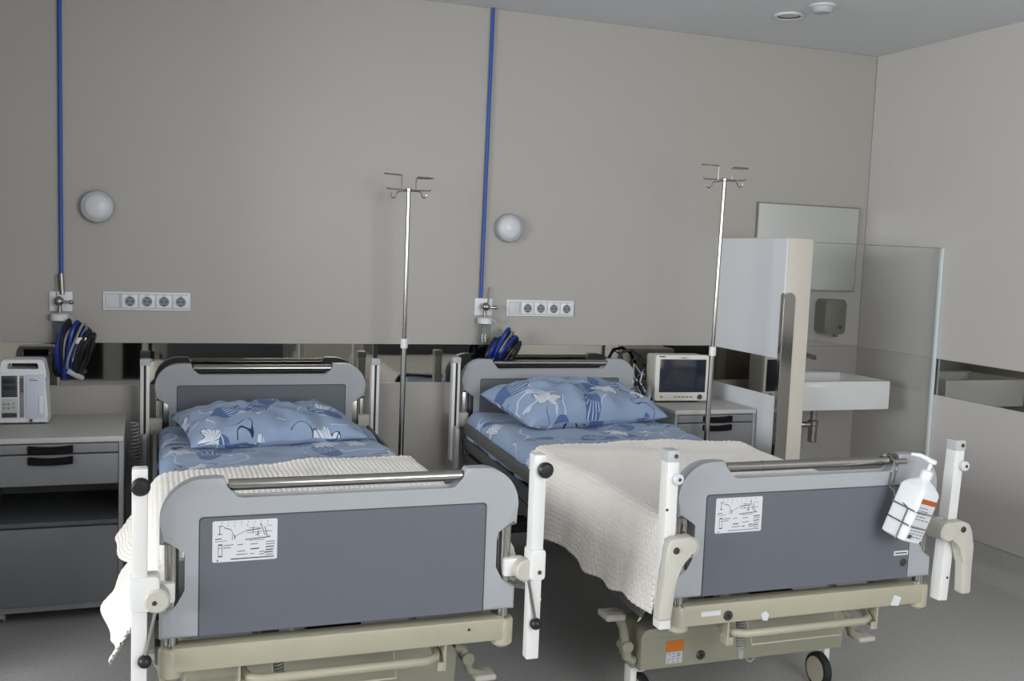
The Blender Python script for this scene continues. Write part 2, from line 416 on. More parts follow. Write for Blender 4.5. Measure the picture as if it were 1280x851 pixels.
# stainless corner guard with a rounded top
cg = thing('corner_guard', (PX0, PY, .08), 'tall stainless steel corner guard with a rounded top on the partition edge', 'corner guard')
e = [(PX0-.002, F), (PX0+.062, F)]+arc(PX0+.03, 1.235, .032, 0, 180, 8)
G().prism(e, PY-.004, PY-.001, 'y', .0006, 1).done('front_plate', m_chrome, cg)
e = [(PY-.003, F), (PY+.022, F)]+arc(PY+.008, 1.25, .014, 0, 90, 5)+[(PY-.003, 1.264)]
G().prism(e, PX0-.004, PX0-.001, 'x', .0006, 1).done('side_plate', m_chrome, cg)
# glass screen between partition and right wall
gs = thing('glass_screen', ((PX1+XR)/2, GY, .2), 'clear frameless glass splash screen beside the sink', 'screen')
G().box(PX1+.002, XR-.012, GY-.004, GY+.004, .2, 1.512).done('pane', m_glass, gs)
G().box(XR-.013, XR-.001, GY-.010, GY+.010, .2, 1.516, .002).done('edge_profile', m_glassedge, gs)
G().box(PX1+.002, XR-.012, GY-.0045, GY+.0045, 1.512, 1.5155, .001).done('top_edge', m_steel, gs)
G().box(PX1, PX1+.008, GY-.007, GY+.007, .2, 1.515, .001).done('left_channel', m_steel, gs)

# ------------------------------------------------------------------ ceiling and wall fittings
t = thing('downlight', (2.79, -.575, H-.004), 'round white recessed ceiling downlight, the larger of the two ceiling discs', 'downlight')
G().lathe([(.068, -.001), (.072, .003), (.070, .008), (.056, .010), (.053, -.001)], (2.79, -.575, H), (0, 0, -1), 40).done('trim_ring', m_ceil, t)
G().lathe([(.052, 0), (.050, .002), (0, .004)], (2.79, -.575, H), (0, 0, -1), 32).done('lens', m_cream_edge, t)
G().tube([(2.79+.0525*math.cos(a), -.575+.0525*math.sin(a), H-.004) for a in np.linspace(0, 2*PI, 32, endpoint=False)], .003, 6, True).done('shadow_ring', m_shadowgap, t)
t = thing('smoke_detector', (2.812, -.80, H-.035), 'small pale smoke detector on the ceiling behind the downlight', 'detector')
G().lathe([(.058, 0), (.058, .008), (.050, .010)], (2.812, -.80, H), (0, 0, -1), 40).done('base', m_whitesoft, t)
G().lathe([(.046, .010), (.046, .024), (.038, .034), (0, .037)], (2.812, -.80, H), (0, 0, -1), 40).done('housing', m_lightgrey, t)

def wall_lamp(x, z, label):
    t = thing('wall_lamp', (x, 0, z-.07), label, 'lamp', 'round wall lamps on the back wall')
    G().lathe([(.064, 0), (.070, .006), (.070, .034), (.064, .042), (.056, .044)], (x, 0, z), (0, -1, 0), 48).done('rim', m_lamprim, t)
    G().lathe([(.057, .040), (.054, .048), (.044, .056), (.026, .062), (0, .064)], (x, 0, z), (0, -1, 0), 48).done('diffuser', m_lampglass, t)
wall_lamp(-.271, 1.537, 'round white bulkhead wall lamp above the left bed')
wall_lamp(1.618, 1.527, 'round white bulkhead wall lamp right of the second blue pipe')

def sockets(x, z, label):
    w_, h_ = .365, .081
    t = thing('socket_panel', (x+w_/2, 0, z), label, 'sockets', 'socket strips on the back wall')
    G().box(x, x+w_, -.010, 0, z, z+h_, .003).done('frame', m_white, t)
    G().box(x+.009, x+w_-.009, -.0108, -.008, z+.008, z+h_-.008, .0008, 1).done('gap_line', m_lightgrey, t)
    G().box(x+.011, x+.066, -.0135, -.009, z+.012, z+h_-.012, .002).done('blank_plate', m_whitesoft, t)
    for k in range(4):
        cx = x+.111+.071*k; cz = z+h_/2
        so = G().box(cx-.033, cx+.033, -.0135, -.009, z+.011, z+h_-.011, .002).done('socket', m_white, t)
        G().lathe([(.0215, 0), (.0215, .0015), (.0195, .0015), (.0190, .0004), (0, .0004)], (cx, -.0135, cz-.001), (0, -1, 0), 28).done('socket_well', m_grey, so)
        g = G()
        for dx in (-.0095, .0095): g.cyl((cx+dx, -.0138, cz-.001), (cx+dx, -.0147, cz-.001), .0036, 10)
        for dz in (.0175, -.0175): g.box(cx-.004, cx+.004, -.0155, -.0138, cz+dz-.003, cz+dz+.002)
        g.done('contact_hole', m_black, so)
        G().box(cx-.008, cx+.008, -.0142, -.0134, z+h_-.0165, z+h_-.0145).done('marking', m_grey, so)
sockets(-.2486, 1.0906, 'white strip of four power sockets on the wall above the left bed')
sockets(1.626, 1.0906, 'white strip of four power sockets on the wall above the right bed')

def pipe(x0, z0, x1, z1, label):
    t = thing('blue_pipe', (x0, -.014, z0), label, 'pipe', 'blue gas pipes on the back wall')
    G().tube([(x0, -.014, z0), (x1, -.014, z1)], .0085, 12).done('conduit', m_blue, t)
    return t
p = pipe(-.414, 1.240, -.421, H, 'thin blue oxygen pipe at the left end of the back wall')
p = pipe(1.487, 1.179, 1.497, H, 'thin blue oxygen pipe between the two beds')

def outlet(x, z, pz, label, hidden):
    t = thing('oxygen_outlet', (x, 0, z-.2), label, 'outlet', 'oxygen outlets on the back wall')
    G().box(x-.046, x+.046, -.012, 0, z-.043, z+.043, .004).done('wall_plate', m_white, t)
    if pz: G().cyl((x+.006, -.014, z+.03), (x+.001, -.014, pz), .011, 12, .001).box(x-.02, x-.014, -.013, -.004, z+.02, pz-.005).done('metal_sleeve', m_steel, t)
    else: G().cyl((x+.022, -.016, z+.02), (x+.028, -.016, z+.10), .0035, 8).done('gauge_tube', m_cord, t)
    g = G(); g.cyl((x-.002, -.012, z+.002), (x-.002, -.05, z+.002), .017, 20, .003); g.ball((x-.004, -.06, z+.004), .021, 10)
    g.done('valve_body', m_chrome, t)
    g = G(); g.tube([(x+.01, -.062, z+.002), (x+.03, -.066, z+.001), (x+.042, -.066, z+.001)], [.007, .006, .007], 10); g.ball((x+.045, -.066, z+.001), .0105, 8)
    g.done('valve_knob', m_chrome, t)
    G().cyl((x-.002, -.045, z-.045), (x-.002, -.045, z-.012), .009, 12).done('stem', m_steel, t)
    G().lathe([(.02, 0), (.036, .003), (.037, .026), (.030, .032), (.014, .034)], (x-.002, -.045, z-.082), (0, 0, 1), 28).done('bottle_cap', m_white, t)
    G().lathe([(.026, 0), (.031, .006), (.031, .105), (.027, .112)], (x-.002, -.045, z-.195), (0, 0, 1), 28).done('humidifier_bottle', m_bottleglass, t)
    G().cyl((x-.016, -.045, z-.165), (x-.016, -.045, z-.09), .0045, 8).cyl((x-.016, -.045, z-.172), (x-.016, -.045, z-.150), .009, 10, .002).done('float', m_grey, t)
    G().tube([(x+.02, -.055, z-.058), (x+.036, -.06, z-.062), (x+.05, -.06, z-.072)], .006, 8).done('hose_barb', m_lightgrey, t)
outlet(-.416, 1.124, 1.246, 'white oxygen outlet plate with chrome valve at the end of the left pipe', True)
outlet(1.503, 1.133, None, 'white oxygen outlet with clear humidifier bottle behind the right bed', False)

def bundle(x, z, w_, h_, lean, label, white):
    t = thing('hose_bundle', (x, -.1, z-h_/2), label, 'hoses', 'hose bundles at the oxygen outlets')
    rng = random.Random(int(x*100)+50)
    for k in range(10):
        a = (k-4.5)/4.5; ox = x+a*w_*.42; oy = -.088-.030*rng.random()
        hh = h_*(.5-.10*abs(a))*(.78+.24*rng.random()); ww = w_*(.11+.07*rng.random()); tilt = lean+.14*a+.10*(rng.random()-.5); dz = .03*(rng.random()-.5)
        pts = []
        for q in range(28):
            th = 2*PI*q/28; px = ww*math.cos(th)*(1+.25*math.sin(2*th+k)); pz = hh*math.sin(th)
            pts.append((ox+px*math.cos(tilt)+pz*math.sin(tilt), oy+.03*math.sin(th*.5)*math.cos(th)+.006*math.sin(3*th+k), z+dz+pz*math.cos(tilt)-px*math.sin(tilt)-.02*abs(a)))
        nm, mm, r = [('black_hose', m_black, .0095), ('blue_hose', m_bluehose, .0105), ('black_hose', m_rubber, .0085)][k % 3]
        if k in (3, 6): nm, mm, r = 'grey_hose', m_cord, .0055
        G().tube(pts, r, 8, True).done(nm, mm, t)
    if white:
        G().box(x+.012, x+.056, -.142, -.125, z+.015, z+.042, .003).done('paper_tag', m_white, t)
        G().tube([(x+.03, -.135, z+.01), (x+.015, -.14, z-.03), (x+.006, -.135, z-.06)], .009, 8).done('white_connector', m_white, t)
        G().tube([(x-.02, -.13, z-.10), (x+.02, -.12, z-.125), (x+.035, -.10, z-.135)], .012, 8).done('grey_connector', m_lightgrey, t)
bundle(-.362, .938, .115, .26, .20, 'bundle of black and blue hoses hanging above the left cabinet', True)
bundle(1.575, .955, .130, .165, .50, 'bundle of black and blue hoses behind the right headboard', False)

# ------------------------------------------------------------------ washing corner
t = thing('wall_mirror', (3.385, 0, 1.257), 'rectangular mirror with thin metal edge above the sink', 'mirror')
G().box(3.050, 3.722, -.016, -.001, 1.257, 1.732, .001, 1).done('edge_frame', m_steel, t)
G().box(3.056, 3.716, -.0175, -.015, 1.263, 1.726, .001, 1).done('mirror_glass', m_mirror, t)

t = thing('soap_dispenser', (3.555, 0, 1.02), 'grey-green metal soap dispenser on the wall right of the partition', 'dispenser')
G().prism(rrect(3.475, 3.615, 1.020, 1.215, .022, 5), -.095, -.0, 'y', .012, 3).done('body', m_disp, t)
G().cyl((3.578, -.094, 1.062), (3.578, -.100, 1.062), .011, 18, .002).done('push_button', m_black, t)
G().cyl((3.585, -.094, 1.155), (3.585, -.097, 1.155), .008, 14).done('sight_window', m_darksteel, t)
G().cyl((3.565, -.075, 1.005), (3.565, -.075, 1.022), .014, 14, .002).done('nozzle', m_darksteel, t)

sk = thing('wash_basin', (3.33, -.25, .66), 'rectangular white ceramic wash basin on the wall behind the glass screen', 'sink')
sx0, sx1, sy0, sz0, sz1 = 3.05, 3.605, -.50, .662, .812
g = G()
g.box(sx0, sx1, sy0, sy0+.035, sz0, sz1, .008); g.box(sx0, sx0+.035, sy0+.02, -.001, sz0, sz1, .008); g.box(sx1-.035, sx1, sy0+.02, -.001, sz0, sz1, .008)
g.box(sx0+.02, sx1-.02, -.13, -.001, sz0, sz1, .008); g.box(sx0+.02, sx1-.02, sy0+.02, -.05, sz0, sz0+.05, .008)
g.done('basin', m_ceramic, sk)
G().cyl((3.32, -.28, sz0+.048), (3.32, -.28, sz0+.054), .025, 20, .002).done('drain', m_chrome, sk)
fc = thing('faucet', (3.31, -.09, sz1), 'chrome mixer tap on the back of the wash basin', 'tap')
G().cyl((3.30, -.075, sz1), (3.30, -.075, sz1+.10), .022, 20, .003).done('body', m_steel, fc)
G().tube([(3.30, -.075, sz1+.085), (3.315, -.14, sz1+.10), (3.345, -.205, sz1+.088)], [.018, .015, .013], 12).done('spout', m_steel, fc)
G().tube([(3.30, -.075, sz1+.10), (3.30, -.06, sz1+.125), (3.30, -.02, sz1+.15)], [.016, .01, .008], 10).done('lever', m_steel, fc)
tr = thing('drain_trap', (3.35, -.2, .42), 'chrome bottle trap hanging under the wash basin', 'drain trap')
G().cyl((3.36, -.2, .55), (3.36, -.2, sz0), .017, 16).done('tailpipe', m_steel, tr)
G().lathe([(.02, 0), (.025, .006), (.025, .09), (.030, .095), (.030, .115), (.018, .125)], (3.36, -.2, .437), (0, 0, 1), 22).done('trap_body', m_steel, tr)
G().tube([(3.35, -.2, .535), (3.30, -.2, .535), (3.285, -.19, .535), (3.28, -.15, .535), (3.28, -.002, .535)], .016, 12).done('waste_arm', m_steel, tr)

# ------------------------------------------------------------------ bedside cabinets
def handle(x0, x1, y, z, m=m_black):
    """bowed black pull"""
    g = G(); n = 10; h2 = .0135
    top = [(x0+(x1-x0)*i/n, z+h2-.006*math.sin(PI*i/n)) for i in range(n+1)]
    bot = [(x0+(x1-x0)*i/n, z-h2-.004*math.sin(PI*i/n)) for i in range(n, -1, -1)]
    return g.prism(top+bot, y-.020, y+.004, 'y', .004, 2)
def cabinet(x0, x1, yb, yf, zt, label, pull, lower):
    t = thing('bedside_cabinet', ((x0+x1)/2, (yb+yf)/2, F), label, 'cabinet', 'bedside cabinets along the back wall')
    zb = F+.045
    G().box(x0, x1, yf, yb, zt-.022, zt, .004).done('top', m_cabtop, t)
    G().box(x0, x0+.018, yf+.002, yb, zb, zt-.022, .002).box(x1-.018, x1, yf+.002, yb, zb, zt-.022, .002).box(x0+.018, x1-.018, yb-.012, yb, zb, zt-.022)\
        .box(x0+.018, x1-.018, yf+.006, yb-.012, zb, zb+.022).done('carcass', m_cab, t)
    a, b = x0+.020, x1-.020
    d1, d2, sh, dr_ = zt-.026, zt-.064, zt-.185, zt-.352
    dw = G().box(a, b, yf, yf+.45, d2+.003, d1, .002).done('drawer', m_cabdoor, t)
    hc = (x0+x1)/2 if pull is None else pull
    handle(hc-.078, hc+.078, yf-.002, d2+.021).done('handle', m_handle, dw)
    dw = G().box(a, b, yf, yf+.45, sh, d2-.003, .002).done('drawer', m_cabdoor, t)
    handle(hc-.078, hc+.078, yf-.002, d2-.022).done('handle', m_handle, dw)
    if lower:
        G().box(a, b, yf+.008, yb-.012, dr_+.004, dr_+.022, .002).done('open_shelf', m_cabin, t)
    G().box(a, b, yf, yf+.018, zb+.024, dr_, .002).done('door', m_cabdoor, t)
    for cx in (x0+.07, x1-.07):
        for cy in (yf+.05, yb-.06):
            c = G().cyl((cx, cy, zb-.002), (cx, cy, zb-.014), .012, 12).box(cx-.010, cx+.010, cy-.016, cy+.012, zb-.03, zb-.012, .003).done('caster', m_lightgrey, t)
            for s in (-1, 1): G().cyl((cx+s*.004, cy+.006, F+.018), (cx+s*.014, cy+.006, F+.018), .018, 16, .003).done('wheel', m_lightgrey, c)
    return t
cabinet(-.655, -.148, -.10, -.615, .643, 'grey bedside cabinet left of the beds, with an open shelf and black handles', -.407, True)
cabinet(2.352, 2.812, -.02, -.472, .673, 'grey bedside cabinet right of the beds, under the patient monitor', 2.585, True)

# infusion pump on the left cabinet
t = thing('infusion_pump', (-.535, -.25, .643), 'white infusion pump with carry handle on the left cabinet', 'medical device')
px0, px1, pyf, pyb, pz0, pz1 = -.622, -.447, -.31, -.17, .649, .905
def ring_prism(g, outer, inner, a0, a1):
    """plate with a hole: outlines of equal point count"""
    n = len(outer); V = []
    for a in (a0, a1):
        V.append(([g.b.verts.new((p[0], a, p[1])) for p in outer], [g.b.verts.new((p[0], a, p[1])) for p in inner]))
    (O0, I0), (O1, I1) = V
    for i in range(n):
        j = (i+1) % n
        g.b.faces.new((O0[i], O0[j], I0[j], I0[i])); g.b.faces.new((O1[j], O1[i], I1[i], I1[j]))
        g.b.faces.new((O0[j], O0[i], O1[i], O1[j])); g.b.faces.new((I0[i], I0[j], I1[j], I1[i]))
    return g
G().prism([(px0, pz0), (px1+.006, pz0), (px1+.006, pz0+.012), (px1, pz0+.03), (px1, pz1-.07), (px1-.004, pz1-.05), (px0+.004, pz1-.05), (px0, pz1-.07)], pyf, pyb, 'y', .006, 3).done('housing', m_white, t)
out = arc(px1-.026, pz1-.018, .018, 0, 90, 4)+arc(px0+.026, pz1-.018, .018, 90, 180, 4)+[(px0+.002, pz1-.05), (px0+.002, pz1-.058), (px1-.002, pz1-.058), (px1-.002, pz1-.05)]
inn = arc(px1-.040, pz1-.022, .008, 0, 90, 4)+arc(px0+.040, pz1-.022, .008, 90, 180, 4)+[(px0+.030, pz1-.034), (px0+.034, pz1-.038), (px1-.034, pz1-.038), (px1-.030, pz1-.034)]
ring_prism(G(), out, inn, pyf+.004, pyb-.03).done('carry_handle', m_white, t)
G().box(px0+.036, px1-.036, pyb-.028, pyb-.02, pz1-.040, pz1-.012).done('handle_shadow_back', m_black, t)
sc = G().box(px0+.010, px0+.068, pyf-.003, pyf+.002, pz0+.105, pz0+.192, .002).done('display', m_pumpdark, t)
for k in range(2): G().box(px0+.016, px0+.062, pyf-.0045, pyf-.002, pz0+.135+.027*k, pz0+.153+.027*k, .001).done('readout', m_black, sc)
kp = G().box(px0+.010, px0+.070, pyf-.003, pyf+.002, pz0+.020, pz0+.100, .002).done('keypad', m_lightgrey, t)
for k, (ax, az, mm) in enumerate(((.020, .078, m_grey), (.036, .078, m_grey), (.020, .062, m_grey), (.036, .062, m_grey), (.055, .080, m_amber), (.055, .064, m_amber))):
    G().cyl((px0+ax, pyf-.003, pz0+az), (px0+ax, pyf-.006, pz0+az), .0042, 10, .001).done('key', mm, kp)
G().box(px0+.012, px0+.066, pyf-.0045, pyf-.002, pz0+.024, pz0+.042, .001).done('label_bar', m_pumpdark, kp)
cl = G().box(px0+.076, px0+.092, pyf-.003, pyf+.002, pz0+.022, pz0+.192, .002).done('indicator_column', m_grey, t)
for k in range(6): G().box(px0+.078, px0+.090, pyf-.0045, pyf-.002, pz0+.125+.010*k, pz0+.131+.010*k).done('indicator', m_pumpdark, cl)
dd = G().box(px0+.098, px1-.008, pyf-.006, pyf+.002, pz0+.018, pz0+.196, .003).done('door', m_pumpface, t)
G().box(px1-.028, px1-.012, pyf-.011, pyf-.005, pz0+.035, pz0+.110, .003).done('door_latch', m_white, dd)
G().prism([(px0+.112, pz0+.176), (px0+.116, pz0+.171), (px0+.126, pz0+.182), (px0+.116, pz0+.176)], pyf-.0068, pyf-.0058, 'y').box(px0+.124, px0+.142, pyf-.0068, pyf-.0058, pz0+.172, pz0+.175).done('printed_mark', m_ink, dd)
G().cyl((px0+.118, pyf-.004, pz0+.010), (px0+.118, pyf-.010, pz0+.010), .006, 10).done('foot_screw', m_darksteel, t)
G().box(px0+.01, px0+.03, pyf+.02, pyb-.02, .643, pz0+.002).box(px1-.03, px1-.01, pyf+.02, pyb-.02, .643, pz0+.002).done('foot', m_rubber, t)

# patient monitor on the right cabinet
mo = thing('patient_monitor', (2.52, -.2, .673), 'cream patient monitor with dark blank screen on the right cabinet', 'monitor')
T = Matrix.Translation((2.515, -.185, .673)) @ Matrix.Rotation(math.radians(-4), 4, 'Z')
mw, mh = .148, .236
G(T).prism(rrect(-mw, mw, .010, .010+mh, .012, 3), -.055, -.030, 'y', .005, 2).done('front_bezel', m_bezel, mo)
G(T).prism(rrect(-mw+.006, mw-.006, .014, .006+mh, .012, 3), -.031, .085, 'y', .012, 2).done('housing', m_monback, mo)
G(T).box(-mw+.022, mw-.016, -.0565, -.052, .054, .224, .002).done('screen', m_screen, mo)
G(T).cyl((mw-.046, -.054, .031), (mw-.046, -.066, .031), .0125, 20, .003).done('rotary_knob', m_pumpdark, mo)
for k in range(5): G(T).box(-.040+.022*k, -.026+.022*k, -.058, -.054, .027, .034, .001).done('button', m_grey, mo)
G(T).cyl((-mw+.038, -.054, .031), (-mw+.038, -.059, .031), .007, 12, .001).done('power_button', m_amber, mo)
G(T).box(-mw+.016, -mw+.050, -.0556, -.0546, .234, .240).box(-.012, .022, -.0556, -.0546, .230, .2335).done('printed_mark', m_ink, mo)
G(T).box(-.11, -.07, -.02, .07, 0, .012).box(.07, .11, -.02, .07, 0, .012).done('foot', m_rubber, mo)
rng = random.Random(3)
for k in range(7):
    z0 = .735+.022*k; pts = []
    for q in range(9):
        a = q/8; pts.append((2.360-.075*math.sin(PI*a)-.014*rng.random(), -.13-.03*a+.02*rng.random(), z0+.05*math.sin(2*PI*a+k)-.10*a+.012*rng.random()))
    G().tube(pts, .0045, 6).done('lead_cable', [m_cord, m_black, m_bluehose, m_whitesoft, m_black, m_cord, m_black][k], mo)
G().tube([(2.40, -.06, .84), (2.36, -.05, .90), (2.31, -.05, .925), (2.26, -.05, .915), (2.235, -.05, .87), (2.24, -.05, .80)], .0085, 10).done('power_cable', m_black, mo)

# ------------------------------------------------------------------ IV poles
def iv_pole(x, y, zt, lean, rot, label):
    t = thing('iv_pole', (x, y, F), label, 'iv pole', 'IV drip poles beside the beds')
    bx_ = x-lean*1.05
    def P(z): return (bx_+(x+lean*.0-bx_)*((z-F)/(zt-F)), y, z)
    G().tube([P(F+.06), P(.99)], .0125, 14).done('lower_tube', m_steel, t)
    G().tube([P(.97), P(zt)], .0095, 14).done('upper_tube', m_chrome, t)
    c = P(.975); G().cyl((c[0], c[1], .955), (c[0], c[1], 1.0), .0165, 18, .003).done('collar', m_white, t)
    G().cyl(P(zt-.006), P(zt+.010), .013, 16, .002).done('top_hub', m_chrome, t)
    tx, ty = P(zt)[0], y
    for k in range(2):                # low hooks
        a = rot+PI*k; d = (math.cos(a), math.sin(a)); L = .098
        q = [(0, 0), (.5*L, 0), (L, .004), (L+.003, -.006)]
        pts = [(tx, ty, zt), (tx+d[0]*L*.55, ty+d[1]*L*.55, zt+.002)]
        G().tube([(tx, ty, zt+.002), (tx+d[0]*L*.6, ty+d[1]*L*.6, zt+.002), (tx+d[0]*L, ty+d[1]*L, zt+.003), (tx+d[0]*(L+.004), ty+d[1]*(L+.004), zt+.010)], .0032, 8).done('hook_arm', m_steel, t)
        b = rot+PI*k-.9; e = (math.cos(b), math.sin(b)); l2 = .062
        pts = [(tx, ty, zt-.002), (tx+e[0]*l2, ty+e[1]*l2, zt-.006)]
        for s in range(8):
            th = PI*.5+ s/7*PI*1.25; r = .014
            pts.append((tx+e[0]*(l2+.010+r+r*math.cos(PI-(th-PI*.5))*1.0), ty+e[1]*(l2+.010+r+r*math.cos(PI-(th-PI*.5))), zt-.030-r*math.sin((th-PI*.5))+.010))
        G().tube(pts, .0028, 8).done('bag_hook', m_steel, t)
    for k in range(2):                # upper loops, U-shaped wires
        a = rot+.12+PI*k; d = Vector((math.cos(a), math.sin(a), 0)); s_ = Vector((-d.y, d.x, 0)); o = Vector((tx, ty, zt)) + d*.034
        hgt = .062+.005*k; L = .088
        pts = [o, o+Vector((0, 0, hgt-.008)), o+d*.006+Vector((0, 0, hgt))]
        pts += [o+d*L*.8+s_*.0+Vector((0, 0, hgt)), o+d*L+s_*.012+Vector((0, 0, hgt)), o+d*L*.9+s_*.030+Vector((0, 0, hgt-.002)), o+d*L*.4+s_*.034+Vector((0, 0, hgt-.004)), o+d*.01+s_*.026+Vector((0, 0, hgt-.004))]
        G().tube(pts, .0030, 8).done('upper_hook', m_steel, t)
    G().cyl((bx_, y, F+.05), (bx_, y, F+.10), .03, 20, .005).done('base_hub', m_steel, t)
    for k in range(5):
        a = 2*PI*k/5+.3; d = (math.cos(a), math.sin(a)); L = .20
        l = G().tube([(bx_+d[0]*.02, y+d[1]*.02, F+.075), (bx_+d[0]*L, y+d[1]*L, F+.055)], .010, 8).done('leg', m_steel, t)
        G().cyl((bx_+d[0]*L-d[1]*.009, y+d[1]*L+d[0]*.009, F+.024), (bx_+d[0]*L+d[1]*.009, y+d[1]*L-d[0]*.009, F+.024), .024, 14, .003).done('wheel', m_rubber, l)
iv_pole(1.035, -.30, 1.668, .003, .02, 'chrome IV drip pole standing between the two beds')
iv_pole(2.475, -.60, 1.783, .03, -.25, 'chrome IV drip pole in front of the cabinet with the monitor')

# ------------------------------------------------------------------ beds
def sgn(k): return 1 if k else -1
def board_outline(bx, z0):
    """half outline mirrored; z0 lifts the whole board (headboard sits higher)"""
    hw = .463
    half = [(hw, .434), (hw, .497), (.425, .518), (.400, .538), (.392, .555), (.392, .650), (.400, .664), (hw, .672), (hw, .725)]
    half += arc(hw-.105, .728, .105, 0, 84, 14)[1:]
    half += [(.330, .833), (.312, .833), (.306, .812), (.298, .786), (.288, .774), (.268, .770)]
    rgt = [(bx+x, z+z0) for x, z in half]; lft = [(bx-x, z+z0) for x, z in reversed(half)]
    return rgt+lft
def board(name, bx, yf, z0, root, sticker):
    b = G().prism(board_outline(bx, z0), yf-.004, yf+.038, 'y', .012, 3).done(name, m_board, root)
    for s in (-1, 1):
        yy = yf-.004 if s < 0 else yf+.038
        G().prism([(bx-.372, .436+z0)]+[(bx+.372, .436+z0)]+arc(bx+.362, .728+z0, .010, 0, 90, 3)+arc(bx-.362, .728+z0, .010, 90, 180, 3), yy-.0006, yy+.0006, 'y').done('panel_groove', m_gasket, b)
        G().prism([(bx-.369, .437+z0)]+[(bx+.369, .437+z0)]+arc(bx+.359, .725+z0, .010, 0, 90, 3)+arc(bx-.359, .725+z0, .010, 90, 180, 3), yy-.0018, yy+.0018, 'y', .0008, 1).done('panel', m_boardpanel, b)
    G().cyl((bx-.302, yf+.017, .811+z0), (bx+.302, yf+.017, .811+z0), .0148, 20).cyl((bx-.18, yf+.017, .811+z0), (bx-.174, yf+.017, .811+z0), .0155, 20).done('grip_rail', m_chrome, b)
    for s in (-1, 1):
        G().cyl((bx+s*.434, yf+.017, .37+z0), (bx+s*.434, yf+.017, .70+z0), .0172, 20).done('upright_tube', m_chrome, b)
        if not sticker: G().box(bx+s*.43-.028, bx+s*.43+.028, yf+.002, yf+.032, .50+z0, .676+z0, .003).done('corner_plate', m_steel, b)
    if sticker:
        diagram(b, bx-.340, bx-.183, yf-.0058, .622+z0, .726+z0, sticker)
    return b
def diagram(b, x0, x1, y, z0, z1, seed):
    """pale instruction sticker with a line drawing of a bed and rows of unreadable small print"""
    st = lab(G().prism(rrect(x0, x1, z0, z1, .004, 2), y-.0008, y, 'y').done('instruction_sticker', m_paper, b), 'pale sticker with a line drawing')
    g = G(); w_, h_ = x1-x0, z1-z0; rng = random.Random(seed)
    def ln(u0, v0, u1, v1, t=.0006):
        p0 = Vector((x0+w_*u0, 0, z0+h_*v0)); p1 = Vector((x0+w_*u1, 0, z0+h_*v1)); d = (p1-p0); L = d.length; d.normalize(); n = Vector((-d.z, 0, d.x))*t
        V = [g.b.verts.new((q.x, y-.0010, q.z)) for q in (p0+n, p1+n, p1-n, p0-n)]; g.b.faces.new(V)
    for k in range(8): ln(.13+.10*k, .90, .14+.10*k, .84+.03*(k % 2), .0005); ln(.135+.10*k, .95, .155+.10*k, .95, .0008)
    ln(.08, .88, .17, .88); ln(.11, .88, .11, .68, .0008); ln(.08, .68, .15, .68, .001); ln(.17, .84, .28, .78, .001)
    ln(.28, .78, .34, .60); ln(.34, .60, .40, .66); ln(.40, .66, .52, .74); ln(.52, .74, .74, .77, .0012); ln(.52, .68, .76, .70); ln(.56, .80, .74, .80)
    ln(.30, .66, .30, .52); ln(.34, .54, .34, .64, .001); ln(.62, .84, .62, .66); ln(.66, .62, .72, .66, .001); ln(.74, .90, .80, .62, .0008); ln(.80, .82, .84, .60, .0008)
    ln(.78, .70, .92, .70); ln(.84, .84, .92, .84); ln(.80, .62, .90, .56); ln(.70, .74, .70, .58, .0008); ln(.04, .56, .14, .57, .0012); ln(.04, .50, .22, .52)
    ln(.50, .52, .88, .56, .0012); ln(.56, .49, .80, .50)
    for (u0, u1, v) in ((.17, .32, .40), (.17, .28, .34), (.38, .47, .40), (.38, .50, .24), (.36, .54, .16), (.58, .70, .40), (.58, .72, .28), (.58, .64, .16), (.82, .96, .44), (.82, .96, .38), (.82, .95, .31), (.82, .94, .24), (.80, .93, .18), (.72, .80, .20), (.72, .80, .14), (.28, .95, .06), (.82, .94, .12)):
        ln(u0, v, u1, v+.01, .0009 if rng.random() > .4 else .0014)
    ln(.09, .42, .09, .14); ln(.15, .42, .15, .14); ln(.09, .42, .15, .42, .0018); ln(.09, .34, .15, .34); ln(.09, .14, .15, .14, .0016); ln(.07, .04, .09, .04, .0022)
    g.done('line_drawing', m_ink, st)

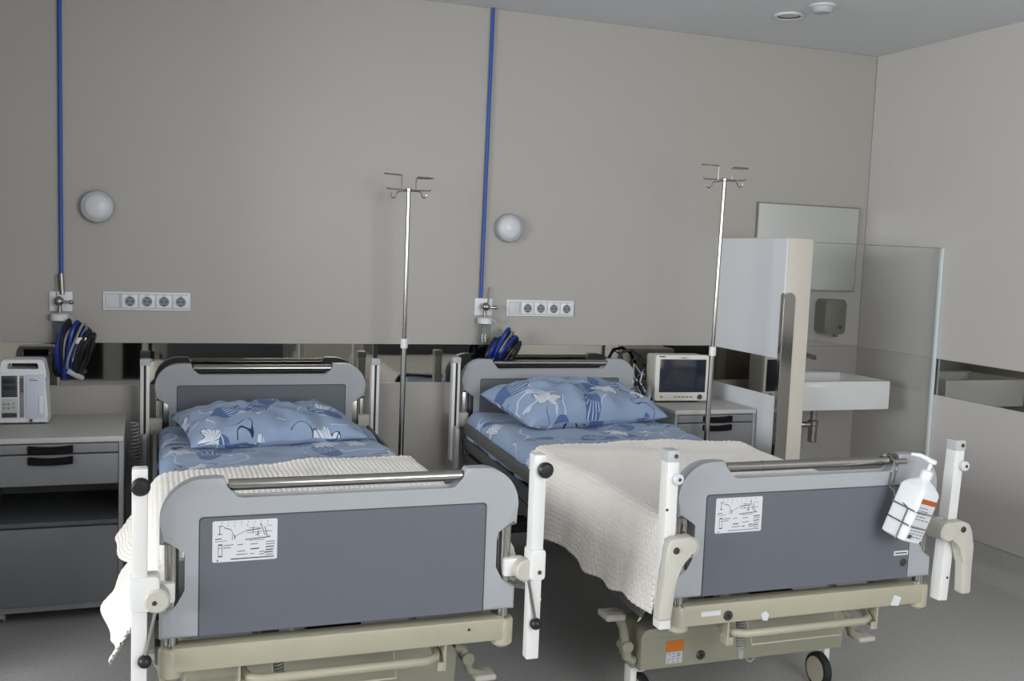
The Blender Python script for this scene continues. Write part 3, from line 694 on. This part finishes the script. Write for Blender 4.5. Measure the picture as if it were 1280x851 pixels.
def bed(bx, yf, dzh, style, label):
    yh = -.14                        # headboard
    r = thing('hospital_bed', (bx, -1.2, F), label, 'bed', 'hospital beds')
    board('footboard', bx, yf, 0, r, 11 if style == 'box' else 23)
    board('headboard', bx, yh, dzh, r, None)
    # end cross rails with corner sockets
    for y in (yf-.004, yh-.004):
        cr = G().box(bx-.435, bx+.435, y-.012, y+.045, .352, .415, .008).done('cross_rail', m_cream, r)
        for s in (-1, 1):
            G().lathe([(.018, 0), (.030, .010), (.031, .074), (.026, .082)], (bx+s*.434, y+.018, .328), (0, 0, 1), 22).done('corner_socket', m_cream, cr)
        if y < -1:
            if style == 'lever':
                G().box(bx-.375, bx-.310, y-.0132, y-.012, .380, .394).done('type_plate', m_paper, cr)
                G().cyl((bx-.285, y-.010, .376), (bx-.285, y-.017, .376), .015, 18, .002).done('bolt_head', m_darksteel, cr)
                G().cyl((bx-.285, y-.016, .376), (bx-.285, y-.018, .376), .006, 6).done('bolt_socket', m_black, cr)
                G().prism([(bx-.165, .351), (bx-.148, .348), (bx-.142, .366), (bx-.155, .378), (bx-.170, .371)], y-.013, y-.012, 'y').done('paint_scuff', m_paper, cr)
                G().prism([(bx+.305, .356), (bx+.335, .352), (bx+.345, .378), (bx+.318, .388)], y-.013, y-.012, 'y').done('paint_scuff', m_paper, cr)
            else:
                G().cyl((bx+.33, y-.011, .392), (bx+.33, y-.015, .392), .004, 8).done('bolt_head', m_darksteel, cr)
    # side beams, deck, lift columns
    for s in (-1, 1):
        G().box(bx+s*.40-.016, bx+s*.40+.016, yf+.04, yh, .366, .414, .005).done('side_beam', m_cream, r)
    G().box(bx-.425, bx+.425, yf+.06, yh-.02, .424, .448, .006).done('deck', m_deck, r)
    for yy in (-1.55, -.75):
        G().box(bx-.05, bx+.05, yy-.05, yy+.05, F+.20, .37, .006).done('lift_column', m_base, r)
    # foot pull bar under the rail
    z = .310; yb = yf-.005
    pts = [(bx-.262, yb+.17, z+.02), (bx-.258, yb+.05, z+.004), (bx-.245, yb+.018, z), (bx-.215, yb, z), (bx+.215, yb, z), (bx+.245, yb+.018, z), (bx+.258, yb+.05, z+.004), (bx+.262, yb+.17, z+.02)]
    pb = G().tube(pts, .0125, 12).done('pull_bar', m_cream, r)
    for s in (-1, 1):
        G().box(bx+s*.270-.003, bx+s*.270+.003, yb+.004, yb+.045, .276, .36, .001).box(bx+s*.262-.012, bx+s*.262+.012, yb+.006, yb+.010, .276, .300, .001).done('bar_bracket', m_cream, pb)
        G().tube([(bx+s*.27, yb+.03, .300), (bx+s*.20, yb+.20, .39)], .010, 8).done('brace', m_cream, pb)
    G().tube([(bx-.185, yb+.05, .345), (bx-.185, yb+.004, .272), (bx+.135, yb+.004, .272), (bx+.135, yb+.05, .345)], .0028, 6).done('wire_guard', m_cream, r)
    G().box(bx-.08, bx+.08, yf+.16, yf+.30, .30, .355, .006).done('control_box', m_base, r)
    G().box(bx-.075, bx+.075, yf+.165, yf+.295, .355, .363, .003).done('control_box_lid', m_black, r)
    G().tube(helix((bx-.165, yf+.10, .345), (bx-.155, yf+.10, .215), .012, 15), .0035, 6).done('coil_cable', m_cord, r)
    G().cyl((bx-.155, yf+.10, .185), (bx-.155, yf+.10, .22), .011, 12, .003).done('cable_plug', m_cord, r)
    # base cover with castors and brake pedals
    y0 = yf+.30
    pr = [(bx-.395, F+.165), (bx+.395, F+.165)]+arc(bx+.365, F+.272, .030, 0, 90, 5)+arc(bx-.365, F+.272, .030, 90, 180, 5)
    bc = G().prism(pr, y0, y0+.16, 'y', .008, 2).done('base_cover', m_base, r)
    if style == 'lever':
        G().box(bx-.305, bx-.240, y0-.0012, y0, .142, .176, .0).done('orange_label', m_orange, bc)
        G().box(bx-.303, bx-.244, y0-.0012, y0, .100, .138, .0).done('rating_plate', m_lightgrey, bc)
        g = G(); rng = random.Random(4)
        for k in range(7):
            for q in range(3):
                if rng.random() < .75: g.box(bx-.298+.017*q, bx-.298+.017*q+.006+.008*rng.random(), y0-.0018, y0-.0012, .104+.0046*k, .1056+.0046*k)
        g.done('small_print', m_ink, bc)
        G().cyl((bx-.175, y0+.002, .118), (bx-.175, y0-.006, .118), .016, 18, .003).done('bolt_head', m_darksteel, bc)
        G().cyl((bx-.175, y0-.005, .118), (bx-.175, y0-.0068, .118), .007, 6).done('bolt_socket', m_black, bc)
    G().tube([(bx+.03, y0+.04, F+.17), (bx+.03, y0+.04, F+.145), (bx+.045, y0+.04, F+.135), (bx+.06, y0+.04, F+.145), (bx+.06, y0+.04, F+.17)], .004, 6).done('cable_hook', m_cream, bc)
    G().box(bx-.14, bx-.08, y0+.16, -.36, F+.17, F+.225, .006).box(bx+.08, bx+.14, y0+.16, -.36, F+.17, F+.225, .006).box(bx-.38, bx+.38, -.40, -.30, F+.17, F+.23, .006).done('base_frame', m_deck, r)
    for sx in (-1, 1):
        for cy in (y0+.09, -.36):
            cx = bx+sx*.352; fy = -1 if cy < -1 else 1
            cs = G().cyl((cx, cy, F+.13), (cx, cy, F+.175), .024, 18, .004).box(min(cx+sx*.018, cx+sx*.042), max(cx+sx*.018, cx+sx*.042), cy-.024, cy+.024, F+.05, F+.15, .006).box(cx-.03, cx+.042, cy-.022, cy+.022, F+.135, F+.15, .004).done('caster', m_whitemetal, r)
            wc = (cx, cy-.02, F+.062)
            G().lathe([(.050, -.015), (.060, -.012), (.062, 0), (.060, .012), (.050, .015)], wc, (1, 0, 0), 28).done('tyre', m_rubber, cs)
            G().lathe([(.047, -.0165), (.047, .0165)], wc, (1, 0, 0), 24).done('wheel_hub', m_cream, cs)
        if True:
            bl = G().tube([(bx+.395, y0+.03, .20), (bx+.425, y0+.03, .19), (bx+.450, y0+.03, .12), (bx+.490, y0+.03, .105)] if sx > 0 else [(bx+sx*.500, y0+.03, .268), (bx+sx*.468, y0+.03, .272), (bx+sx*.448, y0+.03, .225), (bx+sx*.430, y0+.03, .125), (bx+sx*.405, y0+.03, .11)], [.016, .016, .014, .016] if sx > 0 else [.018, .022, .015, .016, .016], 10).done('brake_lever', m_base, r)
            G().box(bx+sx*.492-.035, bx+sx*.492+.035, y0-.01, y0+.065, .262 if sx < 0 else .095, .284 if sx < 0 else .115, .010, 3).done('pedal', m_lever, bl)
            G().cyl((bx+sx*.438, y0+.005, .165), (bx+sx*.438, y0+.055, .165), .020, 14, .003).done('pivot', m_base, bl)
    # corner guide posts at the foot
    for s in (-1, 1):
        cx = bx+s*.508; y = yf-.045
        if style == 'box':
            po = G().box(cx-.018, cx+.018, y, y+.042, .600, .872, .006).box(cx-.018, cx+.018, y+.004, y+.038, .30, .60, .004).done('guide_post', m_whitemetal, r)
            kn = G().lathe([(.010, 0), (.021, .004), (.022, .014), (.016, .021), (0, .023)], (cx+(.002 if s < 0 else .010), y, .832), (0, -1, 0), 24).done('knob', m_black, po)
            br = G().prism(rrect(cx-.022, cx+.046 if s < 0 else cx+.022, .527, .612, .010, 3), y-.012, y+.046, 'y', .006, 2).done('clamp_housing', m_whitemetal, r)
            dx = cx+.040 if s < 0 else cx-.030
            G().cyl((dx, y-.017 if s < 0 else y-.004, .553), (dx, y+.038, .553), .030, 24, .005).done('pivot_disc', m_lever, br)
            G().cyl((dx-.006 if s < 0 else cx+.004, y-.010, .550), (dx-.006 if s < 0 else cx+.004, y-.019 if s < 0 else y-.015, .550), .006, 10, .001).done('screw', m_darksteel, br)
            G().box(min(dx, bx+s*.434)-.008, max(dx, bx+s*.434)+.008, y+.03, yf+.018, .53, .58, .006).done('clamp_arm', m_whitemetal, br)
            G().box(bx+s*.434-.028-s*.018, bx+s*.434+.016-s*.018, yf+.036, yf+.075, .49, .62, .010).done('rail_bearing', m_whitesoft, br)
            tx = dx-.006 if s < 0 else dx+.012
            G().tube([(tx+.004*s*-1, y+.004, .53), (tx-.020 if s < 0 else tx+.018, y-.006, .415)], .0045, 8).done('release_rod', m_steel, br)
            G().ball((tx-.021 if s < 0 else tx+.019, y-.007, .405), .0165, 9).done('release_knob', m_black, br)
        else:
            T = Matrix.Translation((cx, y, .85)) @ Matrix.Rotation(.05 if s > 0 else 0, 4, 'Y') @ Matrix.Translation((-cx, -y, -.85))
            po = G(T).box(cx-.018, cx+.018, y, y+.042, .365, .848, .004).done('guide_post', m_whitemetal, r)
            cp = G().box(cx-.019, cx+.019, y-.001, y+.043, .846, .880, .004).done('end_cap', m_lightgrey, po)
            G().cyl((cx+.006, y, .864), (cx+.006, y-.004, .864), .006, 12, .001).done('screw', m_darksteel, cp)
            kn = G().cyl((cx+.012, y, .800), (cx+.012, y-.016, .800), .0155, 20, .003).done('button', m_whitesoft, po)
            G().cyl((cx+.013, y-.0155, .800), (cx+.013, y-.0175, .800), .005, 10).done('screw', m_darksteel, kn)
            # cranked release lever: eye over the clamp tube, arm out and down past the post
            q = -s
            if s < 0: o2 = arc(cx+.042, .612, .029, -60, 95, 8)+[(cx+.0, .640), (cx-.018, .634), (cx-.027, .610), (cx-.030, .55), (cx-.045, .414), (cx-.040, .406), (cx-.008, .406), (cx-.002, .412), (cx+.006, .52), (cx+.014, .562), (cx+.030, .582)]
            else: o2 = [(cx-.055, .630), (cx-.005, .632), (cx+.022, .622), (cx+.036, .598), (cx+.043, .55), (cx+.048, .402), (cx+.042, .396), (cx+.016, .396), (cx+.010, .402), (cx+.006, .50), (cx-.004, .552), (cx-.022, .570), (cx-.055, .572)]
            lv = G().prism(o2, y-.040, y-.004, 'y', .008, 3).done('release_lever', m_lever, r)
            ex = cx+.0 if s < 0 else cx-.004
            G().cyl((ex, y-.039, .606), (ex, y-.044, .606), .010, 14, .002).done('bolt_head', m_darksteel, lv)
            G().cyl((bx+s*.446, y-.046 if s > 0 else y-.012, .601), (bx+s*.446, yf-.008, .601), .031, 28, .005).done('pivot_boss', m_lever, lv)
            G().cyl((cx-.014, y-.0005, .712 if s < 0 else .44), (cx-.014, y-.0015, .712 if s < 0 else .44), .004, 8).done('hole', m_black, po)
            G().box(min(cx, bx+s*.434), max(cx, bx+s*.434), y+.02, yf-.006, .585, .63, .006).done('clamp_arm', m_lever, lv)
    # slotted guide posts at the head
    for s in (-1, 1):
        cx = bx+s*.503; y = yh-.015; zt = .875+dzh*.4
        lean = .30 if (style == 'lever' and s > 0) else 0
        T = Matrix.Translation((cx, y, .44)) @ Matrix.Rotation(lean, 4, 'Y') @ Matrix.Translation((-cx+(.0 if not lean else -.030), -y, -.44))
        po = G(T).box(cx-.019, cx+.019, y-.022, y+.022, .40, zt, .004).done('head_post', m_whitemetal, r)
        G(T).box(cx-.005, cx+.005, y-.0235, y-.020, .46, zt-.015).done('slot', m_black, po)
        G(T).box(cx-.021, cx+.021, y-.024, y+.024, zt-.026, zt+.003, .004).done('end_cap', m_lightgrey, po)
        if not lean:
            G().box(bx+s*.46-.03, bx+s*.46+.03, y-.005, y+.03, .560, .630, .008).done('post_bracket', m_lever, r)
    # lowered side rails: three slats each side
    for s in (-1, 1):
        for k in range(3):
            zz = .595-.070*k; yy0 = -.215; yy1 = yf+.10 if False else -2.08; dz = -.085
            L = [(yy0, zz), (yy1, zz+dz), (yy1, zz+dz-.050), (yy0, zz-.050)]
            G().prism([(p[0], p[1]-.005) for p in L], bx+s*.464-.008, bx+s*.464+.008, 'x', .007, 2).done('side_rail', m_rail, r)
        if s < 0:
            G().prism(rrect(-.225, -.165, .36, .57, .02, 3), bx-.512, bx-.492, 'x', .006, 2).done('rail_end_cover', m_lightgrey, r)
    if style == 'box':
        G().tube(helix((bx-.545, -.24, .63), (bx-.54, -.24, .37), .017, 17, 10), .0045, 6).done('handset_coil_cable', m_cord, r)
    return r
BL, BR = .4299, 1.8282
YL, YR = -2.2165, -2.2582
bed(BL, YL, .034, 'box', 'left hospital bed with grey end boards, black knobs on its white foot posts')
bed(BR, YR, .055, 'lever', 'right hospital bed with cranked cream levers on its foot posts and an orange base label')

# ------------------------------------------------------------------ bedding
def mattress(bx, yf, zt, label):
    g = G().box(bx-.432, bx+.432, yf+.085, -.185, .448, zt-.016, .035, 4)
    tag(g.done('mattress', m_matt), label, 'mattress', 'mattresses on the beds')
ZL, ZR = .600, .628
mattress(BL, YL, ZL, 'mattress under the blue sheet of the left bed')
mattress(BR, YR, ZR, 'mattress under the blue sheet of the right bed')
def fold(S, w_, r):
    """arc length from the middle -> (offset, drop) over a rounded edge"""
    a = np.abs(S); sg = np.sign(S); fl = w_-r
    t_ = np.clip((a-fl)/(r*PI/2), 0, 1)*PI/2
    x = np.where(a < fl, a, fl+r*np.sin(t_)); d = np.where(a < fl, 0, r*(1-np.cos(t_)))
    ex = np.clip(a-fl-r*PI/2, 0, None)
    return sg*x, d+ex, ex
def cloth(name, bx, zt, yH, yF, w_, hangL, hangR, foot, m, seed, n=(220, 200), headcurve=None, flare=None, waffle=0., wrink=.004, edge=0., label='', cat='', r=.045, solid=.006, hangscale=None):
    rs = np.random.RandomState(seed); ph = rs.rand(12)*6.28
    lenx = (w_-r)+r*PI/2
    s = np.linspace(-(lenx+hangL), lenx+hangR, n[0]); t_ = np.linspace(0, 1, n[1])
    S, Tt = np.meshgrid(s, t_, indexing='ij')
    yh = yH+(headcurve(np.clip(S/w_, -1.3, 1.3)) if headcurve else 0)
    tot = (yh-yF)+foot
    Yl = yh-Tt*tot                       # running length toward the foot
    rf = .04
    over = np.clip(yF+rf-Yl, 0, None); fs = np.clip(over/(rf*PI/2), 0, 1)*PI/2
    Y = np.where(over > 0, yF+rf-rf*np.sin(fs), Yl); df = np.where(over > 0, rf*(1-np.cos(fs)), 0)+np.clip(over-rf*PI/2, 0, None)
    hs = hangscale(S, Y) if hangscale else 1.0
    S2 = np.sign(S)*(np.minimum(np.abs(S), lenx)+np.clip(np.abs(S)-lenx, 0, None)*hs)
    X, dx, ex = fold(S2, w_, r)
    hang = np.where(S < 0, hangL, hangR)*hs; k = np.clip(ex/np.maximum(hang, .02), 0, 1)
    sg = np.sign(S)
    if flare is not None: X = X+(flare(sg, Y)*(1+.16*np.sin(Y*13+1.0)*(sg < 0)))*k**1.3*sg
    X = X+sg*k*(.010*np.sin(Y*17+ph[0])+.006*np.sin(Y*39+ph[1]))
    wr = wrink*(np.sin(9*X+11*Y+ph[2]+1.5*np.sin(6*Y+ph[3]))+.7*np.sin(23*X-14*Y+ph[4]+np.sin(9*X))+.5*np.sin(31*Y+7*X+ph[5]))
    df = df*(1-k); Z = zt-np.sqrt(dx*dx+df*df)+wr*(1-.3*k)
    if waffle:
        u, v = S/.017, Yl/.021
        c = np.abs(np.sin(PI*u))**.7*np.abs(np.sin(PI*(v+.5*(np.floor(u) % 2))))**.7
        nx = np.where(np.abs(S) > w_, sg, 0); h = waffle*(c-.4)
        top = np.clip(1-dx/r, 0, 1); Z = Z+h*top; X = X+h*(1-top)*sg
        hem = np.clip(1-np.minimum(np.abs(s[0]-S), np.abs(s[-1]-S))/.02, 0, 1)+np.clip(1-(yh-Yl)/.022, 0, 1); Z = Z+.003*np.clip(hem, 0, 1)*top
    # gentle wobble on the free hem
    Z = Z+edge*k*(np.sin(Y*13+ph[6])+.6*np.sin(Y*31+ph[7]))
    V = np.stack([X+bx, Y, Z], -1).reshape(-1, 3); UV = np.stack([S+seed*.37, Yl+seed*.61], -1).reshape(-1, 2)
    o = npmesh(name, V, gridfaces(n[0], n[1]), UV, m, solid=solid, off=-1)
    return tag(o, label, cat, 'blue floral sheets on the beds' if cat == 'sheet' else 'cream blankets on the beds')
cloth('sheet', BL, ZL, -.20, -1.45, .447, .075, .075, 0, m_floral, 3, (130, 150), wrink=.005, label='blue floral sheet on the left bed under the cream blanket', cat='sheet', r=.05, solid=.004)
cloth('sheet', BR, ZR, -.20, -1.45, .447, .090, .075, 0, m_floral, 8, (130, 150), wrink=.005, label='blue floral sheet on the right bed under the cream blanket', cat='sheet', r=.05, solid=.004)
cloth('blanket', BL, ZL+.017, -1.10, YL+.062, .478, .23, .14, .10, m_knit, 5, (400, 330), headcurve=lambda q: .095*q-.05*q*q+.006*np.sin(5*q), hangscale=lambda S, Y: np.where(S < 0, .30+.68*np.clip((-1.25-Y)/.95, 0, 1), .8+.3*np.clip((-1.7-Y)/.4, 0, 1)), flare=lambda sg, Y: np.where(sg < 0, .075+.035*np.clip((-1.2-Y)/1.0, 0, 1), .03+.05*np.clip((-1.6-Y)/.5, 0, 1)), waffle=.0046, wrink=.003, edge=.012, label='cream waffle-knit blanket on the left bed, hanging loose at its left side', cat='blanket')
cloth('blanket', BR, ZR+.017, -1.06, YR+.062, .478, .225, .12, .10, m_knit, 6, (400, 330), headcurve=lambda q: -.02*q-.10*q*q+.006*np.sin(6*q), flare=lambda sg, Y: np.where(sg < 0, .030, .03), waffle=.0046, wrink=.003, edge=.010, label='cream waffle-knit blanket on the right bed', cat='blanket')
def pillow(cx, cy, cz, a, b, h, rz, tilt, seed, label):
    n = 60; rs = np.random.RandomState(seed); ph = rs.rand(8)*6.28
    q = np.linspace(-1, 1, n); Uq, Vq = np.meshgrid(q, q, indexing='ij')
    def side(sgn):
        e = np.clip((1-np.abs(Uq)**3.2), 0, 1)**.5*np.clip((1-np.abs(Vq)**3.2), 0, 1)**.5
        X = a*Uq*(1-.05*(1-Vq**2)); Y = b*Vq*(1-.07*(1-Uq**2))
        wr = .006*np.sin(12*Uq+5*Vq+ph[0]+2*np.sin(4*Vq+ph[1]))+.005*np.sin(7*Vq-9*Uq+ph[2])+.004*np.sin(22*Uq*(1+.3*Vq)+ph[3])
        edge = 1-e; Z = sgn*h*(e*(.92+.08*np.sin(3*Uq+ph[4])))+wr*np.clip(e*1.4, 0, 1)*(1 if sgn > 0 else .3)+.004*np.sin(16*Uq+ph[5])*edge*(np.abs(Vq) > .8)
        if sgn < 0: Z = Z*.55
        return np.stack([X, Y, Z], -1).reshape(-1, 3)
    A, B = side(1), side(-1); V = np.concatenate([A, B]); UV = np.concatenate([A[:, :2], B[:, :2]+3])+np.array([seed*.53, seed*.29])
    f1 = gridfaces(n, n); f2 = f1[:, ::-1]+n*n; i = np.arange(n*n).reshape(n, n)
    rim = np.concatenate([i[:-1, 0], i[-1, :-1], i[:0:-1, -1], i[0, :0:-1]]); rim2 = np.roll(rim, -1)
    f3 = np.stack([rim, rim2, rim2+n*n, rim+n*n], -1)[:, ::-1]
    Mx = Matrix.Translation((cx, cy, cz)) @ Matrix.Rotation(rz, 4, 'Z') @ Matrix.Rotation(tilt, 4, 'X'); Mn = np.array(Mx)
    V[:n*n, 2] += .002; V = V@Mn[:3, :3].T+Mn[:3, 3]
    o = npmesh('pillow', V, np.concatenate([f1, f2, f3]), UV, m_floral)
    return tag(o, label, 'pillow', 'floral pillows on the beds')
pillow(.415, -.51, ZL+.048, .360, .225, .090, math.radians(9), math.radians(6), 2, 'blue floral pillow on the left bed against the headboard')
pillow(1.835, -.43, ZR+.070, .390, .225, .120, math.radians(12), math.radians(10), 5, 'blue floral pillow on the right bed against the headboard')
t = tag(G().prism([(1.372, .335), (1.384, .345), (1.362, .305), (1.352, .300)], -2.075, -2.073, 'y').done('care_label', m_white), 'small white care label hanging from the right blanket hem', 'label')

# ------------------------------------------------------------------ hand sanitiser in its wire holder on the right footboard
hx, hy = 2.115, YR-.075
hd = thing('bottle_holder', (hx, hy, .60), 'chrome wire bottle holder hooked over the right footboard rail', 'holder')
T = Matrix.Translation((2.094, YR-.078, .594)) @ Matrix.Rotation(math.radians(17), 4, 'Y') @ Matrix.Rotation(math.radians(7), 4, 'X') @ Matrix.Rotation(math.radians(11), 4, 'Z')
bs = .044
for zz in (.052, .098):
    G(T).tube([(p[0], p[1], zz) for p in rrect(-bs-.004, bs+.004, -bs-.004, bs+.004, .010, 3)], .0024, 6, True).done('wire_ring', m_chrome, hd)
for (ax, ay) in ((-bs-.004, -.02), (-.02, bs+.004)):
    p1 = T @ Vector((ax, ay, .098)); p0 = T @ Vector((ax, ay, .0))
    G().tube([p0, p1, (p1.x+.018, YR-.009, .74), (p1.x+.034, YR-.009, .815), (p1.x+.036, YR+.012, .834), (p1.x+.036, YR+.030, .826)], .0026, 6).done('hanger_wire', m_chrome, hd)
G(T).tube([(-bs-.004, -.02, 0), (-bs+.01, -.02, -.004), (bs-.01, .01, -.004)], .0024, 6).done('bottom_wire', m_chrome, hd)
G().cyl((2.115, YR-.006, .812), (2.160, YR-.006, .812), .009, 12, .002).cyl((2.085, YR+.017, .828), (2.098, YR+.017, .828), .010, 12, .002).done('hook_clamp', m_chrome, hd)
bt = thing('sanitizer_bottle', tuple(T @ Vector((0, 0, 0))), 'white pump bottle of hand sanitizer tilted in the wire holder', 'bottle')
def sq(hw, r): return rrect(-hw, hw, -hw, hw, r, 4)
def loft(g, secs):
    rings = [[g.b.verts.new((p[0], p[1], z)) for p in sec] for sec, z in secs]; allv = [v for q in rings for v in q]; n = len(rings[0])
    for A, B in zip(rings, rings[1:]):
        for j in range(n): g.b.faces.new((A[j], A[(j+1) % n], B[(j+1) % n], B[j]))
    g.b.faces.new(list(reversed(rings[0]))); g.b.faces.new(rings[-1]); g._x(allv); return g
loft(G(T), [(sq(bs-.008, .012), 0), (sq(bs-.001, .012), .004), (sq(bs, .012), .010), (sq(bs, .012), .158), (sq(bs-.003, .013), .166), (sq(bs-.014, .012), .180), (sq(.020, .0195), .190), (sq(.016, .0155), .196), (sq(.015, .0145), .202)]).done('bottle_body', m_white, bt, 50)
G(T).lathe([(.018, .198), (.018, .218), (.012, .222), (.006, .223), (.006, .245)], (0, 0, 0), (0, 0, 1), 20).done('collar', m_white, bt)
G(T).lathe([(.006, .243), (.014, .246), (.014, .256), (.010, .259)], (0, 0, 0), (0, 0, 1), 18).tube([(.0, 0, .252), (-.030, .024, .256), (-.050, .040, .250)], [.008, .0065, .005], 10).done('pump_head', m_white, bt)
lb = G(T).box(-bs+.010, bs-.006, -bs-.0008, -bs+.001, .012, .142).done('label', m_paper, bt)
G(T).box(-bs+.010, bs-.006, -bs-.0014, -bs, .126, .141).done('orange_band', m_brown, lb)
g = G(T); rng = random.Random(9)
for k in range(11):
    z = .112-.0092*k
    if k in (5, 6): continue
    x = -bs+.014
    while x < bs-.016:
        L = .006+.012*rng.random()
        if not (k < 4 and x > .008): g.box(x, min(x+L, bs-.010), -bs-.0012, -bs-.0006, z, z+.0022)
        x += L+.004
g.done('small_print', m_ink, lb)
G(T).box(-bs+.012, -bs+.03, -bs-.0014, -bs-.0006, .014, .026).done('logo_block', m_ink, lb)

# ------------------------------------------------------------------ small plates on the right footboard
fb = [o for o in COL.objects if o.name.startswith('footboard')][-1]
G().box(BR+.312, BR+.366, YR-.0072, YR-.0058, .512, .526).done('type_plate', m_paper, fb)
G().box(BR+.317, BR+.361, YR-.0078, YR-.0070, .517, .521).done('small_print', m_ink, fb)
G().cyl((BR+.350, YR-.005, .488), (BR+.350, YR-.010, .488), .012, 16, .002).done('screw_cap', m_darksteel, fb)

# lift the measuring frame so that the floor lies at z = 0
for o in COL.objects:
    if o.parent is None: o.location.z -= F
    if 'org' in o: del o['org']
